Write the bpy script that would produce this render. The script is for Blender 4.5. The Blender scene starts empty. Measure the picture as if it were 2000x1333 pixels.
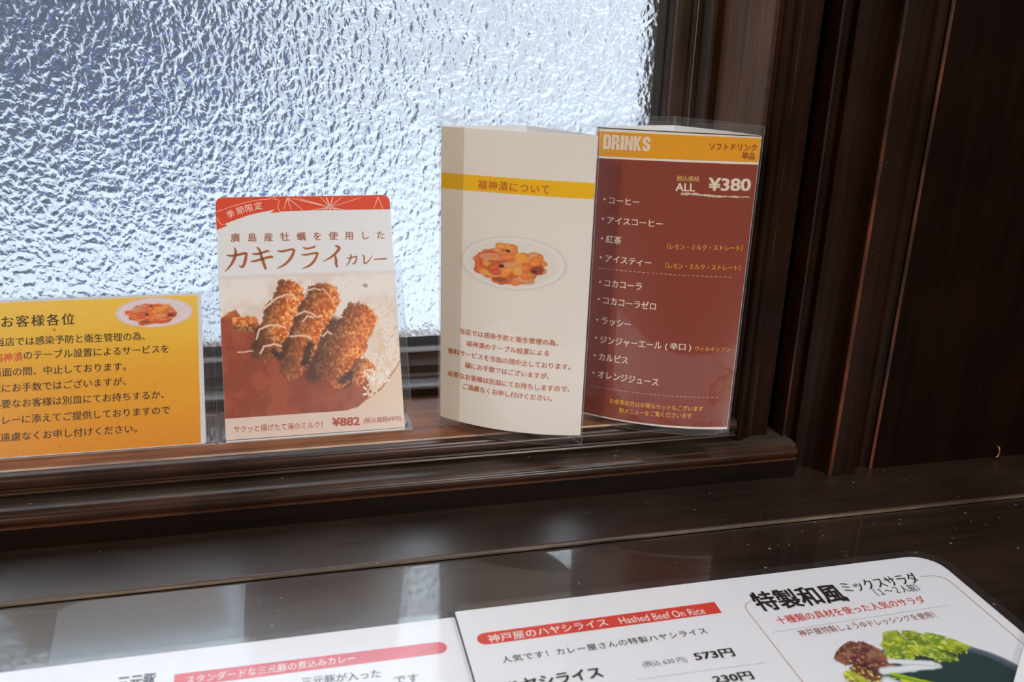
import bpy, bmesh, math, random
import numpy as np
from mathutils import Vector, Matrix

SC = bpy.context.scene
COL = SC.collection

# ------------------------------------------------------------------ camera
cam_d = bpy.data.cameras.new('camera')
cam = bpy.data.objects.new('camera', cam_d)
COL.objects.link(cam)
_R = Matrix(((0.97177509, 0.05179959, -0.23015206),
             (-0.23405199, 0.33387430, -0.91309781),
             (0.02954376, 0.94119326, 0.33657452)))
cam.matrix_world = Matrix.Translation((0, 0, 0.2307)) @ _R.to_4x4()
cam_d.sensor_width = 36.0
cam_d.lens = 32.4
cam_d.clip_start = 0.01
cam_d.dof.use_dof = True
cam_d.dof.focus_distance = 0.51
cam_d.dof.aperture_fstop = 9.0
SC.camera = cam

# ------------------------------------------------------------------ world, exposure
SC.view_settings.view_transform = 'Standard'
SC.view_settings.look = 'None'
SC.view_settings.gamma = 1.0
SC.view_settings.use_curve_mapping = False
SC.view_settings.exposure = 0.0
w = bpy.data.worlds.new('overcast_sky')
SC.world = w
w.use_nodes = True
wn, wl = w.node_tree.nodes, w.node_tree.links
bg = wn['Background']
# overcast sky: brighter overhead than at the horizon
_tc = wn.new('ShaderNodeTexCoord'); _sx = wn.new('ShaderNodeSeparateXYZ'); wl.new(_tc.outputs['Generated'], _sx.inputs[0])
_mr = wn.new('ShaderNodeMapRange'); _mr.inputs['From Min'].default_value = 0.0; _mr.inputs['From Max'].default_value = 0.9
_mr.inputs['To Min'].default_value = 1.2; _mr.inputs['To Max'].default_value = 10.0
wl.new(_sx.outputs['Z'], _mr.inputs['Value']); wl.new(_mr.outputs[0], bg.inputs[1])
bg.inputs[0].default_value = (0.82, 0.91, 1.0, 1)

# ------------------------------------------------------------------ helpers
def lin(c):
    return tuple((x / 255 / 12.92) if x / 255 <= 0.04045 else ((x / 255 + 0.055) / 1.055) ** 2.4 for x in c)

def put(o, parent=None):
    COL.objects.link(o)
    if parent: o.parent = parent
    return o

def tag(o, label=None, cat=None, group=None, kind=None):
    if label: o['label'] = label
    if cat: o['category'] = cat
    if group: o['group'] = group
    if kind: o['kind'] = kind
    return o

def thing(name, label, cat, loc=(0, 0, 0), group=None):
    o = bpy.data.objects.new(name, None)
    o.empty_display_size = 0.01
    put(o)
    o.location = loc
    return tag(o, label, cat, group)

def mesh_obj(name, verts, faces, mats, parent=None, fmat=None, smooth=False):
    me = bpy.data.meshes.new(name)
    me.from_pydata([tuple(v) for v in verts], [], faces)
    for m in (mats if isinstance(mats, (list, tuple)) else [mats]): me.materials.append(m)
    if fmat is not None: me.polygons.foreach_set('material_index', fmat)
    if smooth: me.polygons.foreach_set('use_smooth', [True] * len(me.polygons))
    me.update()
    o = bpy.data.objects.new(name, me)
    put(o, parent)
    if parent is not None:
        o.matrix_parent_inverse = Matrix.Translation(-Vector(parent.location))
    return o

def box_vf(x0, x1, y0, y1, z0, z1, off=0):
    v = [(x, y, z) for z in (z0, z1) for y in (y0, y1) for x in (x0, x1)]
    f = [(0, 2, 3, 1), (4, 5, 7, 6), (0, 1, 5, 4), (2, 6, 7, 3), (0, 4, 6, 2), (1, 3, 7, 5)]
    return v, [tuple(i + off for i in q) for q in f]

def box(name, x0, x1, y0, y1, z0, z1, mat, parent=None):
    v, f = box_vf(x0, x1, y0, y1, z0, z1)
    return mesh_obj(name, v, f, mat, parent)

def extrude(name, prof, fn0, fn1, mats, parent=None, segm=None, smooth=False, rows=None):
    """closed profile swept between point functions; segm = material per profile edge"""
    fns = rows or [fn0, fn1]
    n = len(prof)
    V = []
    for fn in fns: V += [fn(*p) for p in prof]
    F, FM = [], []
    for r in range(len(fns) - 1):
        for i in range(n):
            j = (i + 1) % n
            F.append((r * n + i, r * n + j, (r + 1) * n + j, (r + 1) * n + i))
            FM.append(segm[i] if segm else 0)
    F.append(tuple(range(n))[::-1]); FM.append(0)
    F.append(tuple((len(fns) - 1) * n + i for i in range(n))); FM.append(0)
    o = mesh_obj(name, V, F, mats, parent, FM)
    bm = bmesh.new(); bm.from_mesh(o.data)
    bmesh.ops.recalc_face_normals(bm, faces=bm.faces)
    bm.to_mesh(o.data); bm.free()
    if smooth:
        o.data.polygons.foreach_set('use_smooth', [True] * len(o.data.polygons))
        o.data.set_sharp_from_angle(angle=math.radians(38))
    return o

def arc(cx, cy, r, a0, a1, n=8):
    return [(cx + r * math.cos(math.radians(a0 + (a1 - a0) * i / n)), cy + r * math.sin(math.radians(a0 + (a1 - a0) * i / n))) for i in range(n + 1)]

# ------------------------------------------------------------------ materials
def newmat(name):
    m = bpy.data.materials.new(name); m.use_nodes = True
    nt = m.node_tree
    return m, nt, nt.nodes['Principled BSDF']

def flat(name, rgb, rough=0.5, coat=0.0, spec=0.5):
    m, nt, b = newmat(name)
    b.inputs['Base Color'].default_value = (*lin(rgb), 1)
    b.inputs['Roughness'].default_value = rough
    b.inputs['Specular IOR Level'].default_value = spec
    b.inputs['Coat Weight'].default_value = coat
    b.inputs['Coat Roughness'].default_value = 0.12
    return m

def wood(name, dark, light, axis='X', rough=0.3, specks=0.0, scale=1.0, bump=0.25, coat=0.0, rvar=0.12, lo=0.36, hi=0.66, spec=0.4):
    """varnished wood: grain stretched along axis, wear and dust specks"""
    m, nt, b = newmat(name)
    N, L = nt.nodes, nt.links
    tc = N.new('ShaderNodeTexCoord')
    mp = N.new('ShaderNodeMapping')
    s = {'X': (6, 150, 150), 'Z': (150, 150, 6), 'Y': (150, 6, 150)}[axis]
    mp.inputs['Scale'].default_value = tuple(q * scale for q in s)
    L.new(tc.outputs['Object'], mp.inputs[0])
    n1 = N.new('ShaderNodeTexNoise'); n1.inputs['Scale'].default_value = 1.6
    n1.inputs['Detail'].default_value = 7; n1.inputs['Roughness'].default_value = 0.62; n1.inputs['Distortion'].default_value = 0.4
    L.new(mp.outputs[0], n1.inputs['Vector'])
    n2 = N.new('ShaderNodeTexNoise'); n2.inputs['Scale'].default_value = 22; n2.inputs['Detail'].default_value = 4
    L.new(tc.outputs['Object'], n2.inputs['Vector'])
    mixv = N.new('ShaderNodeMath'); mixv.operation = 'MULTIPLY_ADD'; mixv.inputs[1].default_value = 0.65
    L.new(n1.outputs['Fac'], mixv.inputs[0])
    sc2 = N.new('ShaderNodeMath'); sc2.operation = 'MULTIPLY'; sc2.inputs[1].default_value = 0.35
    L.new(n2.outputs['Fac'], sc2.inputs[0]); L.new(sc2.outputs[0], mixv.inputs[2])
    cr = N.new('ShaderNodeValToRGB')
    cr.color_ramp.elements[0].position = lo; cr.color_ramp.elements[0].color = (*lin(dark), 1)
    cr.color_ramp.elements[1].position = hi; cr.color_ramp.elements[1].color = (*lin(light), 1)
    L.new(mixv.outputs[0], cr.inputs[0])
    colsock = cr.outputs[0]
    rr = N.new('ShaderNodeMapRange')
    rr.inputs['To Min'].default_value = rough - rvar * 0.5; rr.inputs['To Max'].default_value = rough + rvar
    L.new(n2.outputs['Fac'], rr.inputs['Value'])
    roughsock = rr.outputs[0]
    if specks > 0:
        vo = N.new('ShaderNodeTexVoronoi'); vo.inputs['Scale'].default_value = 230; vo.inputs['Randomness'].default_value = 1
        L.new(tc.outputs['Object'], vo.inputs['Vector'])
        wn = N.new('ShaderNodeTexWhiteNoise'); L.new(vo.outputs['Color'], wn.inputs['Vector'])
        siz = N.new('ShaderNodeMath'); siz.operation = 'MULTIPLY_ADD'; siz.inputs[1].default_value = 0.9 * specks; siz.inputs[2].default_value = -0.71 * specks
        L.new(wn.outputs['Value'], siz.inputs[0])
        lt = N.new('ShaderNodeMath'); lt.operation = 'LESS_THAN'
        L.new(vo.outputs['Distance'], lt.inputs[0]); L.new(siz.outputs[0], lt.inputs[1])
        mx = N.new('ShaderNodeMix'); mx.data_type = 'RGBA'
        L.new(lt.outputs[0], mx.inputs['Factor']); L.new(colsock, mx.inputs[6])
        mx.inputs[7].default_value = (*lin((122, 112, 102)), 1)
        colsock = mx.outputs[2]
        rm = N.new('ShaderNodeMix'); rm.data_type = 'FLOAT'
        L.new(lt.outputs[0], rm.inputs['Factor']); L.new(roughsock, rm.inputs[2]); rm.inputs[3].default_value = 0.8
        roughsock = rm.outputs[0]
    L.new(colsock, b.inputs['Base Color']); L.new(roughsock, b.inputs['Roughness'])
    bp = N.new('ShaderNodeBump'); bp.inputs['Strength'].default_value = bump; bp.inputs['Distance'].default_value = 0.0004
    L.new(n1.outputs['Fac'], bp.inputs['Height']); L.new(bp.outputs[0], b.inputs['Normal'])
    b.inputs['Coat Weight'].default_value = coat; b.inputs['Coat Roughness'].default_value = 0.05
    b.inputs['Specular IOR Level'].default_value = spec
    return m

def plastic(name, tint=(0.985, 0.987, 0.99), frost=0.0, rough=0.04, ior=1.45):
    """thin clear sheet: straight transmission plus Fresnel reflection and a touch of haze"""
    m, nt, b = newmat(name)
    N, L = nt.nodes, nt.links
    N.remove(b)
    out = N['Material Output']
    tr = N.new('ShaderNodeBsdfTransparent'); tr.inputs[0].default_value = (*tint, 1)
    gl = N.new('ShaderNodeBsdfGlossy'); gl.inputs['Roughness'].default_value = rough
    # Schlick reflectance from the facing angle, the same on both faces of the sheet
    ge = N.new('ShaderNodeNewGeometry')
    dt = N.new('ShaderNodeVectorMath'); dt.operation = 'DOT_PRODUCT'
    L.new(ge.outputs['Normal'], dt.inputs[0]); L.new(ge.outputs['Incoming'], dt.inputs[1])
    ab = N.new('ShaderNodeMath'); ab.operation = 'ABSOLUTE'; L.new(dt.outputs['Value'], ab.inputs[0])
    om = N.new('ShaderNodeMath'); om.operation = 'SUBTRACT'; om.inputs[0].default_value = 1.0; L.new(ab.outputs[0], om.inputs[1])
    pw = N.new('ShaderNodeMath'); pw.operation = 'POWER'; pw.inputs[1].default_value = 5.0; L.new(om.outputs[0], pw.inputs[0])
    f0 = ((ior - 1) / (ior + 1)) ** 2
    cl = N.new('ShaderNodeMath'); cl.operation = 'MULTIPLY_ADD'; cl.inputs[1].default_value = 0.6 - f0; cl.inputs[2].default_value = f0
    L.new(pw.outputs[0], cl.inputs[0])
    mx = N.new('ShaderNodeMixShader'); L.new(cl.outputs[0], mx.inputs[0]); L.new(tr.outputs[0], mx.inputs[1]); L.new(gl.outputs[0], mx.inputs[2])
    last = mx
    if frost > 0:
        df = N.new('ShaderNodeBsdfDiffuse'); df.inputs[0].default_value = (0.85, 0.88, 0.92, 1)
        tl = N.new('ShaderNodeBsdfTranslucent'); tl.inputs[0].default_value = (0.85, 0.88, 0.92, 1)
        ad = N.new('ShaderNodeMixShader'); ad.inputs[0].default_value = 0.5
        L.new(df.outputs[0], ad.inputs[1]); L.new(tl.outputs[0], ad.inputs[2])
        m2 = N.new('ShaderNodeMixShader'); m2.inputs[0].default_value = frost
        L.new(mx.outputs[0], m2.inputs[1]); L.new(ad.outputs[0], m2.inputs[2]); last = m2
    L.new(last.outputs[0], out.inputs['Surface'])
    return m

def glass_mat(name, bumpy):
    m, nt, b = newmat(name)
    N, L = nt.nodes, nt.links
    N.remove(b)
    g = N.new('ShaderNodeBsdfRefraction'); g.inputs['IOR'].default_value = 1.48; g.inputs['Roughness'].default_value = 0.16
    g.inputs['Color'].default_value = (0.97, 0.985, 0.99, 1)
    gs = N.new('ShaderNodeBsdfGlossy'); gs.inputs['Roughness'].default_value = 0.03
    g2 = N.new('ShaderNodeBsdfRefraction'); g2.inputs['IOR'].default_value = 1.48; g2.inputs['Roughness'].default_value = 0.55
    g2.inputs['Color'].default_value = (0.97, 0.985, 0.99, 1)
    gm = N.new('ShaderNodeMixShader'); gm.inputs[0].default_value = 0.36 if bumpy else 0.0
    L.new(g.outputs[0], gm.inputs[1]); L.new(g2.outputs[0], gm.inputs[2])
    fr = N.new('ShaderNodeFresnel'); fr.inputs['IOR'].default_value = 1.48
    mx = N.new('ShaderNodeMixShader')
    L.new(fr.outputs[0], mx.inputs[0]); L.new(gm.outputs[0], mx.inputs[1]); L.new(gs.outputs[0], mx.inputs[2])
    L.new(mx.outputs[0], N['Material Output'].inputs['Surface'])
    if bumpy:
        tc = N.new('ShaderNodeTexCoord')
        mp = N.new('ShaderNodeMapping'); mp.inputs['Scale'].default_value = (1.0, 1.0, 0.82)
        L.new(tc.outputs['Object'], mp.inputs[0])
        n0 = N.new('ShaderNodeTexNoise'); n0.inputs['Scale'].default_value = 70; n0.inputs['Detail'].default_value = 1
        L.new(mp.outputs[0], n0.inputs['Vector'])
        off = N.new('ShaderNodeVectorMath'); off.operation = 'MULTIPLY_ADD'
        off.inputs[1].default_value = (0.006, 0.006, 0.006)
        L.new(n0.outputs['Color'], off.inputs[0]); L.new(mp.outputs[0], off.inputs[2])
        n1 = N.new('ShaderNodeTexNoise'); n1.inputs['Scale'].default_value = 250; n1.inputs['Detail'].default_value = 2.0; n1.inputs['Roughness'].default_value = 0.5
        L.new(off.outputs[0], n1.inputs['Vector'])
        vo = N.new('ShaderNodeTexVoronoi'); vo.feature = 'SMOOTH_F1'; vo.inputs['Scale'].default_value = 310; vo.inputs['Smoothness'].default_value = 0.6
        L.new(off.outputs[0], vo.inputs['Vector'])
        a3 = N.new('ShaderNodeMath'); a3.operation = 'MULTIPLY_ADD'; a3.inputs[1].default_value = -0.5
        L.new(vo.outputs['Distance'], a3.inputs[0]); L.new(n1.outputs['Fac'], a3.inputs[2])
        bp = N.new('ShaderNodeBump'); bp.inputs['Strength'].default_value = 1.0; bp.inputs['Distance'].default_value = 0.0026
        L.new(a3.outputs[0], bp.inputs['Height'])
        L.new(bp.outputs[0], g.inputs['Normal']); L.new(bp.outputs[0], g2.inputs['Normal']); L.new(bp.outputs[0], gs.inputs['Normal']); L.new(bp.outputs[0], fr.inputs['Normal'])
    return m

def print_mat(name, rough=0.35, coat=0.0):
    """printed picture: ink colours stored per point of the picture mesh"""
    m, nt, b = newmat(name)
    a = nt.nodes.new('ShaderNodeAttribute'); a.attribute_name = 'ink'
    nt.links.new(a.outputs['Color'], b.inputs['Base Color'])
    b.inputs['Roughness'].default_value = rough; b.inputs['Coat Weight'].default_value = coat
    b.inputs['Coat Roughness'].default_value = 0.1
    return m

M = {}
M['casing'] = wood('dark_varnished_wood_upright', (16, 7, 3), (40, 18, 8), 'Z', 0.34, 0.35, spec=0.13)
M['panel'] = wood('dark_varnished_wood_panel', (9, 4, 2), (28, 12, 5), 'Z', 0.45, 0.22, 0.5, spec=0.06)
M['sash'] = wood('dark_varnished_wood_sash', (42, 25, 16), (84, 57, 41), 'X', 0.3, 0.2)
M['sash_z'] = wood('dark_varnished_wood_stile', (34, 20, 11), (66, 42, 26), 'Z', 0.3, 0.2)
M['reveal'] = wood('lighter_brown_wood_board', (74, 50, 36), (116, 86, 66), 'Z', 0.5, 0.2, spec=0.3)  # lighter brown than the casing, with a few specks
M['sill'] = wood('worn_brown_wood_shelf', (78, 42, 24), (146, 94, 62), 'X', 0.45, 0.3, spec=0.22)
M['nose'] = wood('dark_wood_moulding', (30, 15, 8), (68, 41, 26), 'X', 0.26, 0.5, spec=0.35)
M['face'] = wood('near_black_wood_face', (10, 5, 3), (26, 13, 7), 'X', 0.4, 0.3, spec=0.12)
M['step_top'] = wood('dusty_dark_wood', (36, 27, 22), (70, 58, 50), 'X', 0.34, 1.0, spec=1.0)
M['ledge'] = wood('dark_wood_ledge', (24, 12, 6), (44, 26, 16), 'X', 0.34, 0.7, spec=1.0)
M['table'] = wood('glossy_dark_wood_table', (26, 15, 9), (48, 31, 21), 'X', 0.34, 1.0, rvar=0.1, spec=0.8, coat=0.6)
M['worn'] = wood('worn_reddish_wood_edge', (30, 12, 6), (150, 78, 42), 'Z', 0.4, lo=0.46, hi=0.74)
M['worn_x'] = wood('worn_tan_wood_edge', (40, 27, 18), (132, 114, 94), 'X', 0.45, scale=0.6, lo=0.38, hi=0.6)
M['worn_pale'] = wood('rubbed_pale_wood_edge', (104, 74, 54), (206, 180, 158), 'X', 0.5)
M['worn_soft'] = wood('rubbed_brown_wood_edge', (34, 15, 8), (86, 48, 30), 'X', 0.35)
M['glass'] = glass_mat('patterned_glass', True)
M['glass_flat'] = glass_mat('plain_glass', False)
M['putty'] = flat('dark_green_putty', (40, 42, 36), 0.6)
M['clear'] = plastic('clear_plastic', (0.995, 0.995, 0.997), frost=0.012, ior=1.42, rough=0.02)
M['rim'] = plastic('cut_plastic_rim', frost=0.45, rough=0.2)
M['acrylic'] = plastic('clear_acrylic', frost=0.015, rough=0.03)
M['film'] = plastic('hazy_sheen_film', (0.93, 0.95, 0.97), frost=0.13, rough=0.16, ior=1.5)  # pale haze stands in for the window's reflection on the table
M['lam'] = plastic('laminate_margin', (0.98, 0.98, 0.985), frost=0.014, rough=0.08)
M['wall'] = flat('warm_grey_plaster', (124, 106, 86), 0.9)
M['floor'] = wood('brown_floor_boards', (88, 72, 62), (124, 106, 94), 'X', 0.5)
def paper(name, rgb, rough=0.3, coat=0.0): return flat(name, rgb, rough, coat, 0.4)
M['white'] = paper('white_card', (214, 213, 215))
M['menu_white'] = paper('white_menu_paper', (232, 233, 238), 0.35)
M['cream'] = paper('cream_card', (243, 237, 229))
M['back_white'] = paper('white_paper_back', (235, 236, 240), 0.5)
M['yel_card'] = print_mat('yellow_gradient_print', 0.3)
M['photo'] = print_mat('printed_photograph', 0.3)
M['band_y'] = paper('bright_yellow_ink', (250, 196, 8))
M['band_o'] = paper('golden_yellow_ink', (238, 164, 24))
M['brown'] = paper('red_brown_ink', (142, 62, 46), 0.25)
M['red'] = paper('brick_red_ink', (205, 72, 46))
M['mred'] = paper('red_menu_ink', (216, 66, 52))
M['mpink'] = paper('faded_pink_menu_ink', (214, 92, 104))
INK = {'k': (38, 30, 26), 'r': (214, 62, 40), 'b': (158, 92, 58), 'p': (238, 196, 180), 'd': (176, 66, 36), 'o': (200, 98, 38),
       'c': (238, 220, 200), 'm': (146, 58, 34), 'y': (240, 202, 120), 'g': (252, 184, 58), 'w': (245, 236, 234), 'q': (120, 118, 124)}
for k_, v_ in INK.items(): M['ink_' + k_] = paper('ink_' + {'k': 'black', 'r': 'red', 'b': 'tan_brown', 'p': 'pale_pink', 'd': 'rust', 'o': 'orange_brown', 'c': 'pale_cream', 'm': 'maroon', 'y': 'pale_yellow', 'g': 'golden', 'w': 'white', 'q': 'grey'}[k_], v_)

# measured layout of the printed lines, in metres on each card
YT = [["c","お客様各位",[0.01952,0.07302],[0.05004,0.07309],4,0.886,0.012,"k"],["c","当店では感染予防と衛生管理の為、",[0.01589,0.06196],[0.09029,0.0616],15,1.013,0.01,"k"],["c","のテーブル設置によるサービスを",[0.02979,0.05396],[0.09989,0.05375],14,1.004,0.01,"k"],["c","当面の間、中止しております。",[0.01445,0.04535],[0.07998,0.04501],13,0.985,0.01,"k"],["c","誠にお手数ではございますが、",[0.01397,0.03663],[0.07986,0.03672],13,0.973,0.01,"k"],["c","必要なお客様は別皿にてお持ちするか、",[0.01408,0.02813],[0.09935,0.02813],17,0.977,0.01,"k"],["c","カレーに添えてご提供しておりますので",[0.01374,0.0194],[0.09934,0.0193],17,0.968,0.01,"k"],["c","ご遠慮なくお申し付けください。",[0.01366,0.01033],[0.08508,0.01025],14,0.949,0.01,"k"],["c","福神漬",[0.01521,0.05327],[0.02486,0.05348],2,1.034,0.01,"r"]]
Y_pts = {"panel":[[0.11841,0.08401],[0.11691,-3e-05],[0.11892,-0.00095],[0.1201,0.08508]],"plate":[[0.07499,0.07584],[0.11472,0.074],[0.09478,0.08316],[0.09438,0.06684]],"pick":[[0.08253,0.07375],[0.10671,0.07421],[0.09436,0.08117],[0.09404,0.06804]]}
OT = [["c","廣島産牡蠣を使用した",[0.0106,0.11533],[0.09338,0.11476],9,0.576,0.012,"b"],["r","季",[0.00854,0.12928],0.00482,20,0.012,"p"],["r","節",[0.01398,0.13133],0.00483,16,0.012,"p"],["r","限",[0.01881,0.13257],0.00484,13,0.012,"p"],["r","定",[0.02409,0.13375],0.00487,10,0.012,"p"],["c","サクッと揚げたて海のミルク！",[0.00653,0.00588],[0.05411,0.00513],13,1.112,0,"d"],["b","¥882",[0.05892,0.00604],[0.07465,0.00566],0.00493,0.035,"d"],["b","(税込価格¥970)",[0.07664,0.00537],[0.09847,0.00532],0.00392,0.006,"d"]]
O_pts = {"red":[[0.09961,0.13037],[0.07948,0.13043],[0.05456,0.13059],[0.0374,0.13029],[0.03616,0.1298],[0.0307,0.12959],[0.03321,0.13146],[0.02863,0.13053],[0.02287,0.12949],[0.01802,0.12826],[0.01197,0.1261],[0.00535,0.12366],[0.00635,0.12237],[0.00107,0.1201]],"l1":[[0.00068,0.13058],[0.00632,0.13262],[0.01234,0.1346],[0.01838,0.13621],[0.02443,0.13726],[0.03049,0.1378],[0.03446,0.1385]],"l2":[[0.03291,0.13763],[0.03652,0.13705],[0.03461,0.13291],[0.03646,0.12979]],"l3":[[0.00091,0.12742],[0.00296,0.12308],[0.00532,0.12303]],"star":[[0.06487,0.13215],[0.06304,0.13843],[0.06677,0.13836],[0.07209,0.13828],[0.05963,0.13848],[0.07985,0.13664],[0.08307,0.13771],[0.04146,0.13839],[0.04574,0.13819],[0.05457,0.13079],[0.06074,0.13067],[0.06478,0.13059],[0.06882,0.13051],[0.0732,0.13042]],"fan":[[0.04072,0.13827],[0.03837,0.13155],[0.04259,0.13064],[0.04933,0.1307]],"fan2":[[0.09325,0.13793],[0.09024,0.13055],[0.09597,0.13044]],"fan3":[[0.07857,0.13634],[0.07987,0.13697]],"corners":[[0.001,0.13956],[0.10011,0.13809]],"bot":[[0.00041,-0.0015],[0.10029,-0.00164],[0.00068,-0.00022],[0.10039,-0.00013]],"photo":[[0.00039,0.09314],[0.10135,0.08987],[0.00016,0.01232],[0.10097,0.012]],"lip":[[-0.00177,0.09381],[0.09988,0.0921]]}
O_glyphs = [[[[0.00545,0.1053],[0.00807,0.10459],[0.01224,0.1054],[0.01583,0.10623],[0.01687,0.10545]],[0.000481,0.001443,0.001323,0.001564,0.000601]],[[[0.01629,0.10584],[0.01552,0.10197],[0.01443,0.09886],[0.01308,0.09778],[0.01185,0.09926]],[0.001203,0.001684,0.001684,0.001082,0.000301]],[[[0.00976,0.10962],[0.01054,0.10715],[0.00979,0.10341],[0.00755,0.09941],[0.00386,0.0956]],[0.000481,0.001564,0.001684,0.001323,0.000241]],[[[0.0195,0.10574],[0.02143,0.10512],[0.02567,0.10619],[0.0283,0.10725],[0.02899,0.10659]],[0.000481,0.001323,0.001082,0.001323,0.000361]],[[[0.01845,0.10112],[0.02096,0.10129],[0.02641,0.10288],[0.03005,0.10371],[0.03097,0.10299]],[0.000481,0.001323,0.001203,0.001564,0.000481]],[[[0.02193,0.10933],[0.02339,0.10866],[0.02438,0.1042],[0.02539,0.10039],[0.02657,0.09625]],[0.000361,0.001323,0.001443,0.001804,0.001082]],[[[0.03334,0.10697],[0.0359,0.10638],[0.03988,0.10728],[0.04233,0.10772],[0.04337,0.10667]],[0.000481,0.001323,0.001082,0.001323,0.000842]],[[[0.04303,0.10706],[0.04182,0.10366],[0.03891,0.09994],[0.03578,0.09783],[0.03258,0.09649]],[0.001203,0.001564,0.001323,0.000962,0.000241]],[[[0.04798,0.10858],[0.04995,0.10756],[0.05273,0.10812],[0.05524,0.10901]],[0.000481,0.001082,0.000962,0.001082]],[[[0.04685,0.1044],[0.04884,0.10395],[0.05316,0.10471],[0.05564,0.10515],[0.05657,0.10423]],[0.000481,0.001082,0.000962,0.001323,0.000842]],[[[0.0561,0.1045],[0.05482,0.10134],[0.0522,0.09823],[0.04969,0.09692],[0.04696,0.09599]],[0.001082,0.001443,0.001323,0.000962,0.000241]],[[[0.06636,0.1092],[0.06927,0.10796],[0.06704,0.1048],[0.06315,0.10171],[0.05891,0.0998]],[0.000601,0.001924,0.001443,0.000962,0.000241]],[[[0.06575,0.10388],[0.06664,0.10096],[0.06633,0.09776],[0.06717,0.09613]],[0.000601,0.001564,0.001564,0.000842]],[[[0.07263,0.10154],[0.0743,0.10123],[0.07684,0.10192],[0.07843,0.10239],[0.0789,0.10186]],[0.000301,0.000722,0.000662,0.000782,0.000361]],[[[0.0786,0.10206],[0.07816,0.09995],[0.0773,0.09804],[0.0764,0.09775],[0.07583,0.09861]],[0.000601,0.000842,0.000842,0.000541,0.00018]],[[[0.0749,0.10392],[0.07544,0.10261],[0.07487,0.10038],[0.0735,0.09817],[0.07171,0.09643]],[0.000301,0.000782,0.000782,0.000662,0.00012]],[[[0.0819,0.10274],[0.08307,0.10238],[0.08279,0.0998],[0.08267,0.09786],[0.0838,0.09783],[0.0858,0.0997],[0.08801,0.10274]],[0.000301,0.000842,0.000842,0.000782,0.000722,0.000541,0.00012]],[[[0.08853,0.09994],[0.08962,0.10023],[0.09279,0.10025],[0.09533,0.10043],[0.09639,0.10001]],[0.000301,0.000601,0.000662,0.000842,0.000421]]]
AT = [["c","福神漬について",[0.02411,0.144],[0.05832,0.14409],6,0.917,0.012,"o"],["c","当店では感染予防と衛生管理の為、",[0.01415,0.06103],[0.06981,0.06067],15,0.952,0.014,"o"],["c","福神漬のテーブル設置による",[0.01857,0.05445],[0.06326,0.05439],12,0.952,0.014,"o"],["c","無料サービスを当面の間中止しております。",[0.00716,0.04804],[0.07713,0.04709],19,0.983,0.014,"o"],["c","誠にお手数ではございますが、",[0.01807,0.04149],[0.06588,0.04089],13,0.979,0.014,"o"],["c","必要なお客様は別皿にてお持ちしますので、",[0.00707,0.03433],[0.07745,0.03391],19,0.994,0.014,"o"],["c","ご遠慮なくお申し付けください。",[0.01646,0.02833],[0.068,0.02778],14,0.995,0.014,"o"]]
A_pts = {"band":[[0.00067,0.14807],[0.08388,0.14893],[0.08389,0.14081],[0.00055,0.13999]],"plate":[[0.01167,0.10016],[0.07228,0.10527],[0.04223,0.11816],[0.04348,0.0874]],"pick":[[0.02293,0.09862],[0.05969,0.10187],[0.04096,0.1138],[0.04195,0.08907]],"corners":[[0.00056,0.17208],[0.08402,0.17404],[3e-05,0.00518],[0.0838,0.006]]}
BT = [["b","DRINKS",[0.00421,0.1655],[0.02978,0.16563],0.00778,0.045,"c"],["c","ソフトドリンク",[0.06232,0.16634],[0.08411,0.16694],6,1.053,0.016,"m"],["c","単品",[0.0799,0.16249],[0.08341,0.16247],1,1.092,0.016,"m"],["c","税込価格",[0.04679,0.1486],[0.05602,0.14883],3,1.002,0,"y"],["b","ALL",[0.0452,0.14378],[0.05563,0.14418],0.00436,0.03,"c"],["b","¥380",[0.06247,0.14642],[0.08466,0.14739],0.00699,0.034,"c"],["c","コーヒー",[0.01105,0.13388],[0.02449,0.13406],3,1.002,0.022,"c"],["d",[0.00699,0.13417]],["c","アイスコーヒー",[0.01109,0.12268],[0.03831,0.12311],6,1.003,0.022,"c"],["d",[0.00682,0.12315]],["c","紅茶",[0.0113,0.11194],[0.01577,0.11181],1,1.03,0.022,"c"],["d",[0.00694,0.11207]],["c","アイスティー",[0.01146,0.10082],[0.03383,0.10079],5,1.044,0.022,"c"],["d",[0.00691,0.10104]],["c","コカコーラ",[0.01162,0.08655],[0.02969,0.08675],4,1.082,0.022,"c"],["d",[0.00744,0.08663]],["c","コカコーラゼロ",[0.01169,0.07618],[0.03861,0.07607],6,1.102,0.022,"c"],["d",[0.00731,0.07635]],["c","ラッシー",[0.01172,0.06404],[0.02514,0.06379],3,1.12,0.022,"c"],["d",[0.00731,0.06391]],["c","ジンジャーエール",[0.0117,0.0523],[0.04334,0.0534],7,1.124,0.022,"c"],["d",[0.00721,0.05285]],["c","カルピス",[0.0116,0.04171],[0.02522,0.04191],3,1.133,0.022,"c"],["d",[0.00726,0.0419]],["c","オレンジジュース",[0.01176,0.03078],[0.04369,0.03099],7,1.141,0.022,"c"],["d",[0.00713,0.03087]],["b","( 辛口 )",[0.04741,0.05309],[0.06212,0.05361],0.00499,0.022,"c"],["c","ウィルキンソン",[0.0653,0.05334],[0.08266,0.05351],6,1.059,0.012,"g"],["c","（レモン・ミルク・ストレート）",[0.04291,0.11092],[0.08474,0.11263],14,1.126,0.012,"g"],["c","（レモン・ミルク・ストレート）",[0.04302,0.10009],[0.08476,0.10147],14,1.143,0.012,"g"],["c","お食事の方はお得なセットもございます",[0.01935,0.01547],[0.07114,0.01649],17,1.113,0.014,"g"],["c","別メニューをご覧くださいませ",[0.02539,0.0106],[0.06505,0.01196],13,1.112,0.014,"g"]]
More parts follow.
